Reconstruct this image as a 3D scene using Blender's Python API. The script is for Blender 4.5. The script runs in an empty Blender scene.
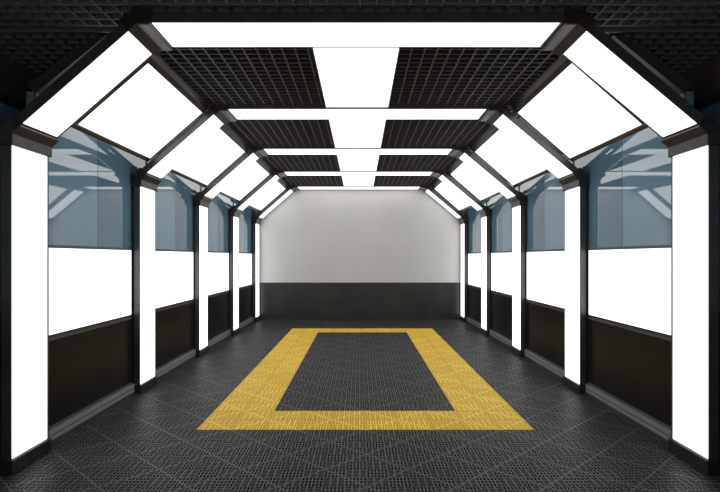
import bpy, math
from mathutils import Vector
sc = bpy.context.scene
sc.view_settings.view_transform = 'Standard'

EYE = 1.45
W = 2.33
T = 0.2835
SHX = 0.045
FAR = [4.106 + 2.143*i for i in range(5)]
DEP = 0.445
NEAR = [f-DEP for f in FAR]
YB = 12.72
P = [(-2.33,0.0),(-2.33,2.28),(-1.486,3.017),(1.450,3.017),(2.33,2.28),(2.33,0.0)]

# ---------------- materials ----------------
def mat(name, col, rough=0.5, metal=0.0, spec=0.5, ior=None):
    m = bpy.data.materials.new(name); m.use_nodes = True
    b = m.node_tree.nodes['Principled BSDF']
    b.inputs['Base Color'].default_value = (*col,1)
    b.inputs['Roughness'].default_value = rough
    b.inputs['Metallic'].default_value = metal
    b.inputs['Specular IOR Level'].default_value = spec
    if ior: b.inputs['IOR'].default_value = ior
    return m
def noise_col(m, c1, c2, scale, detail=3, coordscale=(1,1,1)):
    nt = m.node_tree; b = nt.nodes['Principled BSDF']
    tc = nt.nodes.new('ShaderNodeTexCoord'); mp = nt.nodes.new('ShaderNodeMapping')
    mp.inputs['Scale'].default_value = coordscale
    n = nt.nodes.new('ShaderNodeTexNoise'); n.inputs['Scale'].default_value = scale; n.inputs['Detail'].default_value = detail
    r = nt.nodes.new('ShaderNodeValToRGB')
    r.color_ramp.elements[0].position = .3; r.color_ramp.elements[1].position = .7
    r.color_ramp.elements[0].color = (*c1,1); r.color_ramp.elements[1].color = (*c2,1)
    nt.links.new(tc.outputs['Object'], mp.inputs['Vector']); nt.links.new(mp.outputs[0], n.inputs['Vector'])
    nt.links.new(n.outputs['Fac'], r.inputs[0]); nt.links.new(r.outputs[0], b.inputs['Base Color'])
    return m
def emis(name, s, col=(1,1,1)):
    m = bpy.data.materials.new(name); m.use_nodes = True
    b = m.node_tree.nodes['Principled BSDF']
    b.inputs['Base Color'].default_value = (.8,.8,.8,1)
    b.inputs['Emission Color'].default_value = (*col,1)
    b.inputs['Emission Strength'].default_value = s
    b.inputs['Roughness'].default_value = .6
    return m

M_light = emis('led_diffuser', 1.6, (1,1,1))
M_panel = emis('backlit_panel', 1.45, (1,1,1))
M_alu = noise_col(mat('dark_anodised_aluminium', (.05,.05,.052), .35, .5), (.06,.06,.062), (.10,.098,.096), 4)
M_knuckle = noise_col(mat('black_joint_metal', (.035,.033,.032), .3, .5), (.028,.026,.025), (.065,.058,.053), 5)
M_trim = mat('grey_trim', (.10,.10,.105), .4, .4)
M_skirt = mat('brushed_skirting', (.34,.34,.34), .45, .4)
M_black = noise_col(mat('gloss_black_panel', (.012,.012,.012), .32, 0, .12), (.008,.008,.008), (.013,.012,.012), 1.3)
M_shell = mat('shell_dark', (.03,.03,.032), .6)
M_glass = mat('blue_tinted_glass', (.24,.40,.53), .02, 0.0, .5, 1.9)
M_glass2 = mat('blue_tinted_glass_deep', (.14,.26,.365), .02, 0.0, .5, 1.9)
M_grid = mat('ceiling_grid_paint', (.040,.034,.031), .5)
M_grid2 = mat('hall_grid_painted_light', (.17,.16,.155), .5)  # ceiling grid made paler: colour stands in for light missing above the hall
M_grid3 = mat('hall_side_grid_painted_light', (.17,.15,.14), .5)  # same grid, brightness painted into the colour where the lamps are blocked
M_void = mat('ceiling_void', (.010,.008,.008), .9)
M_soffit = noise_col(mat('brown_soffit', (.04,.033,.03), .35), (.08,.07,.065), (.26,.22,.20), 1.2)
M_wall = noise_col(mat('grey_plaster', (.5,.49,.48), .7), (.565,.558,.55), (.625,.616,.608), .9, 4)
M_wains = noise_col(mat('dark_gloss_wainscot', (.03,.033,.032), .2, 0, .35), (.028,.031,.030), (.040,.043,.042), 2)

def tile_mat(name, rib, hole, line, seamc):
    m = mat(name, rib, .45); nt = m.node_tree; b = nt.nodes['Principled BSDF']; L = nt.links
    def mth(op, a, c=None, d=None):
        n = nt.nodes.new('ShaderNodeMath'); n.operation = op
        for i,v in enumerate((a,c,d)):
            if v is None: continue
            if isinstance(v,(int,float)): n.inputs[i].default_value = v
            else: L.new(v, n.inputs[i])
        return n.outputs[0]
    tc = nt.nodes.new('ShaderNodeTexCoord'); sx = nt.nodes.new('ShaderNodeSeparateXYZ')
    L.new(tc.outputs['Object'], sx.inputs[0])
    u = mth('DIVIDE', mth('SUBTRACT', sx.outputs[0], SHX), T); v = mth('DIVIDE', mth('SUBTRACT', sx.outputs[1], 4.593), T)
    fr = lambda a: mth('FRACT', a)
    def near0(a, w):
        return mth('GREATER_THAN', mth('ABSOLUTE', mth('SUBTRACT', fr(a), .5)), .5-w)
    AND = lambda a,c: mth('MULTIPLY', a, c)
    OR = lambda a,c: mth('MAXIMUM', a, c)
    NOT = lambda a: mth('SUBTRACT', 1, a)
    seam = OR(near0(u,.015), near0(v,.015))
    s = mth('ADD', u, v); d = mth('SUBTRACT', u, v)
    diag = OR(near0(mth('MULTIPLY',s,.5), .013), near0(mth('MULTIPLY',d,.5), .013))
    cu = mth('FLOOR', mth('MULTIPLY',u,2)); cv = mth('FLOOR', mth('MULTIPLY',v,2))
    chk = mth('MODULO', mth('ABSOLUTE', mth('ADD', cu, cv)), 2)
    fa = AND(near0(mth('ADD',mth('MULTIPLY',u,12),.5), .29), near0(mth('ADD',mth('MULTIPLY',v,6),.5), .38))
    fb = AND(near0(mth('ADD',mth('MULTIPLY',v,12),.5), .29), near0(mth('ADD',mth('MULTIPLY',u,6),.5), .38))
    hl = mth('ADD', AND(chk, fa), AND(NOT(chk), fb))
    hl = AND(hl, NOT(OR(seam, diag)))
    def mix(f, a, c):
        n = nt.nodes.new('ShaderNodeMix'); n.data_type = 'RGBA'
        L.new(f, n.inputs['Factor'])
        for i,vv in ((6,a),(7,c)):
            if isinstance(vv, tuple): n.inputs[i].default_value = (*vv,1)
            else: L.new(vv, n.inputs[i])
        return n.outputs[2]
    wn = nt.nodes.new('ShaderNodeTexWhiteNoise'); wn.noise_dimensions = '2D'
    cb = nt.nodes.new('ShaderNodeCombineXYZ'); L.new(mth('FLOOR',u), cb.inputs[0]); L.new(mth('FLOOR',v), cb.inputs[1]); L.new(cb.outputs[0], wn.inputs['Vector'])
    ribv = mix(wn.outputs['Value'], tuple(c*.85 for c in rib), tuple(min(1,c*1.15) for c in rib))
    c1 = mix(hl, ribv, hole)
    c2 = mix(diag, c1, line)
    c3 = mix(seam, c2, seamc)
    L.new(c3, b.inputs['Base Color'])
    L.new(mth('MULTIPLY', NOT(hl), .22), b.inputs['Specular IOR Level'])
    bp = nt.nodes.new('ShaderNodeBump'); bp.inputs['Strength'].default_value = .3; bp.inputs['Distance'].default_value = .003
    L.new(NOT(OR(hl, seam)), bp.inputs['Height']); L.new(bp.outputs[0], b.inputs['Normal'])
    return m
M_floor = tile_mat('charcoal_grille_tile', (.067,.067,.070), (.007,.007,.007), (.078,.078,.081), (.036,.036,.038))
M_yellow = tile_mat('yellow_grille_tile', (1.0,.63,.07), (.50,.285,.03), (1.0,.68,.10), (.65,.385,.04))

# ---------------- mesh builder ----------------
class MB:
    def __init__(s): s.v=[]; s.f=[]; s.m=[]; s.mats=[]
    def mi(s, m):
        if m not in s.mats: s.mats.append(m)
        return s.mats.index(m)
    def prism(s, poly, y0, y1, m):
        n=len(poly); o=len(s.v); k=s.mi(m)
        s.v += [(x,y0,z) for x,z in poly]+[(x,y1,z) for x,z in poly]
        s.f.append([o+i for i in range(n)]); s.m.append(k)
        s.f.append([o+n+i for i in reversed(range(n))]); s.m.append(k)
        for i in range(n):
            j=(i+1)%n
            s.f.append([o+i,o+n+i,o+n+j,o+j]); s.m.append(k)
    def box(s, x0,x1,y0,y1,z0,z1,m):
        s.prism([(x0,z0),(x1,z0),(x1,z1),(x0,z1)], y0,y1,m)
    def obj(s, name, bevel=0, parent=None):
        me=bpy.data.meshes.new(name); me.from_pydata(s.v,[],s.f)
        for m in s.mats: me.materials.append(m)
        for p,k in zip(me.polygons,s.m): p.material_index=k
        import bmesh
        bm=bmesh.new(); bm.from_mesh(me); bmesh.ops.recalc_face_normals(bm, faces=bm.faces); bm.to_mesh(me); bm.free()
        ob=bpy.data.objects.new(name,me); sc.collection.objects.link(ob)
        if bevel:
            b=ob.modifiers.new('bevel','BEVEL'); b.width=bevel; b.segments=2; b.limit_method='ANGLE'
        if parent: ob.parent=parent
        return ob

def offset_profile(o):
    pts=[Vector((x,z)) for x,z in P]; out=[]
    segs=[]
    for a,b in zip(pts,pts[1:]):
        d=(b-a).normalized(); n=Vector((-d.y,d.x))
        segs.append((a+n*o,d,n))
    out.append(segs[0][0])
    for (p,d,n),(q,e,m2) in zip(segs,segs[1:]):
        cr=d.x*e.y-d.y*e.x; w=q-p; t=(w.x*e.y-w.y*e.x)/cr
        out.append(p+d*t)
    out.append(Vector((pts[-1].x+segs[-1][2].x*o, pts[-1].y)))
    return out
def seg_poly(i, a0, a1, o0, o1):
    A=Vector(P[i]); B=Vector(P[i+1]); d=(B-A).normalized(); n=Vector((-d.y,d.x))
    p0=A+d*a0; p1=B-d*a1
    return [tuple(p0+n*o0),tuple(p1+n*o0),tuple(p1+n*o1),tuple(p0+n*o1)]

inn=offset_profile(0); outp=offset_profile(.07)
k_in=offset_profile(-.022); k_out=offset_profile(.085)
# ---------------- portal frames ----------------
for fi in range(5):
    y0,y1=NEAR[fi],FAR[fi]
    root=bpy.data.objects.new('portal_light_frame',None); sc.collection.objects.link(root)
    mb=MB()
    for i in range(5):
        mb.prism([tuple(inn[i]),tuple(inn[i+1]),tuple(outp[i+1]),tuple(outp[i])], y0,y1, M_alu)
    mb.obj('metal_channel',.003,root)
    lb=MB()
    for i,(a,b) in enumerate([(.10,.075),(.10,.085),(.095,.115),(.085,.10),(.075,.10)]):
        lb.prism(seg_poly(i,a,b,-.004,.004), y0+.006,y1-.032, M_light)
    lb.obj('led_diffuser',0,root)
    kb=MB()
    for j in range(1,5):
        V=Vector(P[j]); d0=(Vector(P[j])-Vector(P[j-1])).normalized(); d1=(Vector(P[j+1])-V).normalized()
        n0=Vector((-d0.y,d0.x)); n1=Vector((-d1.y,d1.x)); r=.085
        poly=[tuple(V-d0*r-n0*.022), tuple(k_in[j]), tuple(V+d1*r-n1*.022), tuple(V+d1*r+n1*.085), tuple(k_out[j]), tuple(V-d0*r+n0*.085)]
        kb.prism(poly, y0-.022,y1+.008, M_knuckle)
    kb.obj('corner_joint',.008,root)
    fb=MB()
    for s in (-1,1):
        xs=sorted((s*2.312,s*2.405))
        fb.box(xs[0],xs[1],y0-.015,y1+.008,0,.095,M_knuckle)
    fb.obj('foot',.006,root)

# ---------------- side bays ----------------
def sx(poly,s): return [(s*x,z) for x,z in poly]
def slope_pt(x, off):
    return (x, EYE+2.97-.873*x + off*1.327)
wn=0
for s,side in ((-1,'left'),(1,'right')):
    for i in range(4):
        y0=FAR[i]+.010; y1=NEAR[i+1]-.024; ym=(y0+y1)/2+.12
        g=MB()
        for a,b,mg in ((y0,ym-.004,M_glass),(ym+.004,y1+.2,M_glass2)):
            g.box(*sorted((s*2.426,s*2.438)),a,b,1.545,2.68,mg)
        g.box(*sorted((s*2.428,s*2.436)),ym-.004,ym+.004,1.545,2.68,M_trim)
        wn+=1; g.obj('window_%d'%wn)
        p=MB(); p.box(*sorted((s*2.408,s*2.428)),y0+.02,y1-.012,.845,1.520,M_panel)
        p.obj('wall_light_panel')
        q=[slope_pt(2.207,-.004),slope_pt(1.655,-.004),slope_pt(1.655,.02),slope_pt(2.207,.02)]
        p=MB(); p.prism(sx(q,s),y0+.17,y1-.02,M_panel); p.obj('sloped_light_panel')
        d=MB(); d.box(*sorted((s*2.408,s*2.428)),y0+.02,y1-.02,.135,.80,M_black)
        for z0,z1 in ((.80,.822),(.115,.135)):
            d.box(*sorted((s*2.400,s*2.43)),y0,y1,z0,z1,M_trim)
        for a,b in ((y0,y0+.02),(y1-.02,y1)):
            d.box(*sorted((s*2.402,s*2.43)),a,b,.135,.80,M_knuckle)
        d.obj('black_wall_panel')
        t=MB()
        t.box(*sorted((s*2.402,s*2.43)),y0,y1,.822,.845,M_knuckle)
        t.box(*sorted((s*2.402,s*2.44)),y0,y1,1.520,1.545,M_trim)
        t.box(*sorted((s*2.404,s*2.43)),y0,y0+.02,.845,1.52,M_trim)
        t.box(*sorted((s*2.404,s*2.43)),y1-.012,y1,.845,1.52,M_trim)
        t.prism(sx([slope_pt(2.235,-.012),slope_pt(2.209,-.012),slope_pt(2.209,.02),slope_pt(2.235,.02)],s),y0,y1,M_knuckle)
        t.prism(sx([slope_pt(1.653,-.012),slope_pt(1.615,-.012),slope_pt(1.56,.06),slope_pt(1.653,.06)],s),y0,y1,M_knuckle)
        t.prism(sx([slope_pt(2.209,-.006),slope_pt(1.655,-.006),slope_pt(1.655,.02),slope_pt(2.209,.02)],s),y0,y0+.17,M_knuckle)
        t.prism(sx([slope_pt(2.209,-.006),slope_pt(1.655,-.006),slope_pt(1.655,.02),slope_pt(2.209,.02)],s),y1-.02,y1,M_knuckle)
        t.obj('trim_%d'%wn)
        b=MB()
        b.box(*sorted((s*2.372,s*2.43)),y0,y1,0,.035,M_alu)
        b.box(*sorted((s*2.378,s*2.43)),y0,y1,.035,.112,M_skirt)
        b.box(*sorted((s*2.374,s*2.43)),y0,y1,.070,.078,M_trim)
        b.obj('baseboard_'+side)
    w=MB()
    w.box(*sorted((s*2.44,s*2.50)),FAR[0],YB,0,1.53,M_shell)
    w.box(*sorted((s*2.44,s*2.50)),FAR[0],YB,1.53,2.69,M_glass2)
    w.prism(sx([(2.43,2.68),(2.50,2.74),(1.98,3.11),(1.90,3.11)],s),FAR[0],YB,M_shell)
    w.obj('wall_'+side)
    h=MB()
    h.box(*sorted((s*2.95,s*3.05)),-1.0,YB,0,1.0,M_shell)
    h.box(*sorted((s*2.95,s*3.05)),-1.0,YB,1.0,2.72,M_glass)
    for k in range(7):
        yy=-.5+2.143*k
        h.box(*sorted((s*2.92,s*2.95)),yy,yy+.06,0,2.72,M_alu)
    h.box(*sorted((s*2.90,s*3.05)),-1.0,YB,2.72,2.78,M_alu)
    h.box(*sorted((s*2.96,s*3.05)),-1.0,YB,2.78,3.30,M_soffit)
    h.obj('outer_wall_'+side)

# ---------------- ceiling ----------------
def grid(g,x0,x1,y0,y1,zb,zt,step,hw,m):
    n=round((x1-x0)/step)
    for i in range(n+1):
        x=x0+(x1-x0)*i/n; g.box(x-hw,x+hw,y0,y1,zb,zt,m)
    n=round((y1-y0)/step)
    for i in range(n+1):
        y=y0+(y1-y0)*i/n; g.box(x0-hw,x1+hw,y-hw,y+hw,zb+.001,zt-.001,m)
g=MB()
grid(g,-2.95,2.95,-1.0,NEAR[0]+.3,3.118,3.178,.11,.008,M_grid2)
grid(g,-2.95,-1.63,NEAR[0]+.41,NEAR[0]+.41+.11*50,3.118,3.178,.11,.008,M_grid3)
grid(g,1.63,2.95,NEAR[0]+.41,NEAR[0]+.41+.11*50,3.118,3.178,.11,.008,M_grid3)
g.box(-3.05,3.05,-1.0,YB,3.30,3.36,M_void)
g.obj('ceiling')
for i in range(4):
    g=MB(); grid(g,-1.6,1.6,FAR[i]+.014,NEAR[i+1]-.032,3.045,3.105,.1,.006,M_grid)
    g.obj('open_cell_grille')
for i in range(4):
    y0=FAR[i]+.02; y1=NEAR[i+1]-.028; c=-.03
    p=MB(); p.box(c-.325,c+.325,y0,y1,3.030,3.042,M_panel)
    for a,b in ((c-.334,c-.325),(c+.325,c+.334)):
        p.box(a,b,y0,y1,3.025,3.043,M_alu)
    p.obj('ceiling_light_panel')

# ---------------- back wall ----------------
w=MB()
w.box(-3.05,3.05,YB,YB+.1,.86,3.36,M_wall)
w.box(-3.05,3.05,YB,YB+.1,0,.855,M_wains)
w.obj('wall_back')

# ---------------- floor ----------------
f=MB(); f.box(-3.05,3.05,-1.0,YB+.1,-.05,0,M_floor); f.obj('floor')
yn,yf=4.593,4.593+23*T
o=5*T; n=3*T; th=.002; c=SHX
f=MB()
f.box(c-o,c+o,yn,yn+2*T,.0002,th,M_yellow)
f.box(c-o,c+o,yf-2*T,yf,.0002,th,M_yellow)
f.box(c-o,c-n,yn+2*T,yf-2*T,.0002,th,M_yellow)
f.box(c+n,c+o,yn+2*T,yf-2*T,.0002,th,M_yellow)
f.obj('yellow_floor_border')

# ---------------- world ----------------
wd=bpy.data.worlds.new('World'); sc.world=wd; wd.use_nodes=True
wd.node_tree.nodes['Background'].inputs[0].default_value=(.5,.49,.48,1)
wd.node_tree.nodes['Background'].inputs[1].default_value=1.3

# ---------------- camera ----------------
cam=bpy.data.cameras.new('camera'); co=bpy.data.objects.new('camera',cam); sc.collection.objects.link(co)
co.location=(0,0,EYE); co.rotation_euler=(math.radians(90),0,0)
cam.sensor_width=36; cam.lens=548/720*36; cam.shift_y=11/720; cam.clip_start=.05
sc.camera=co
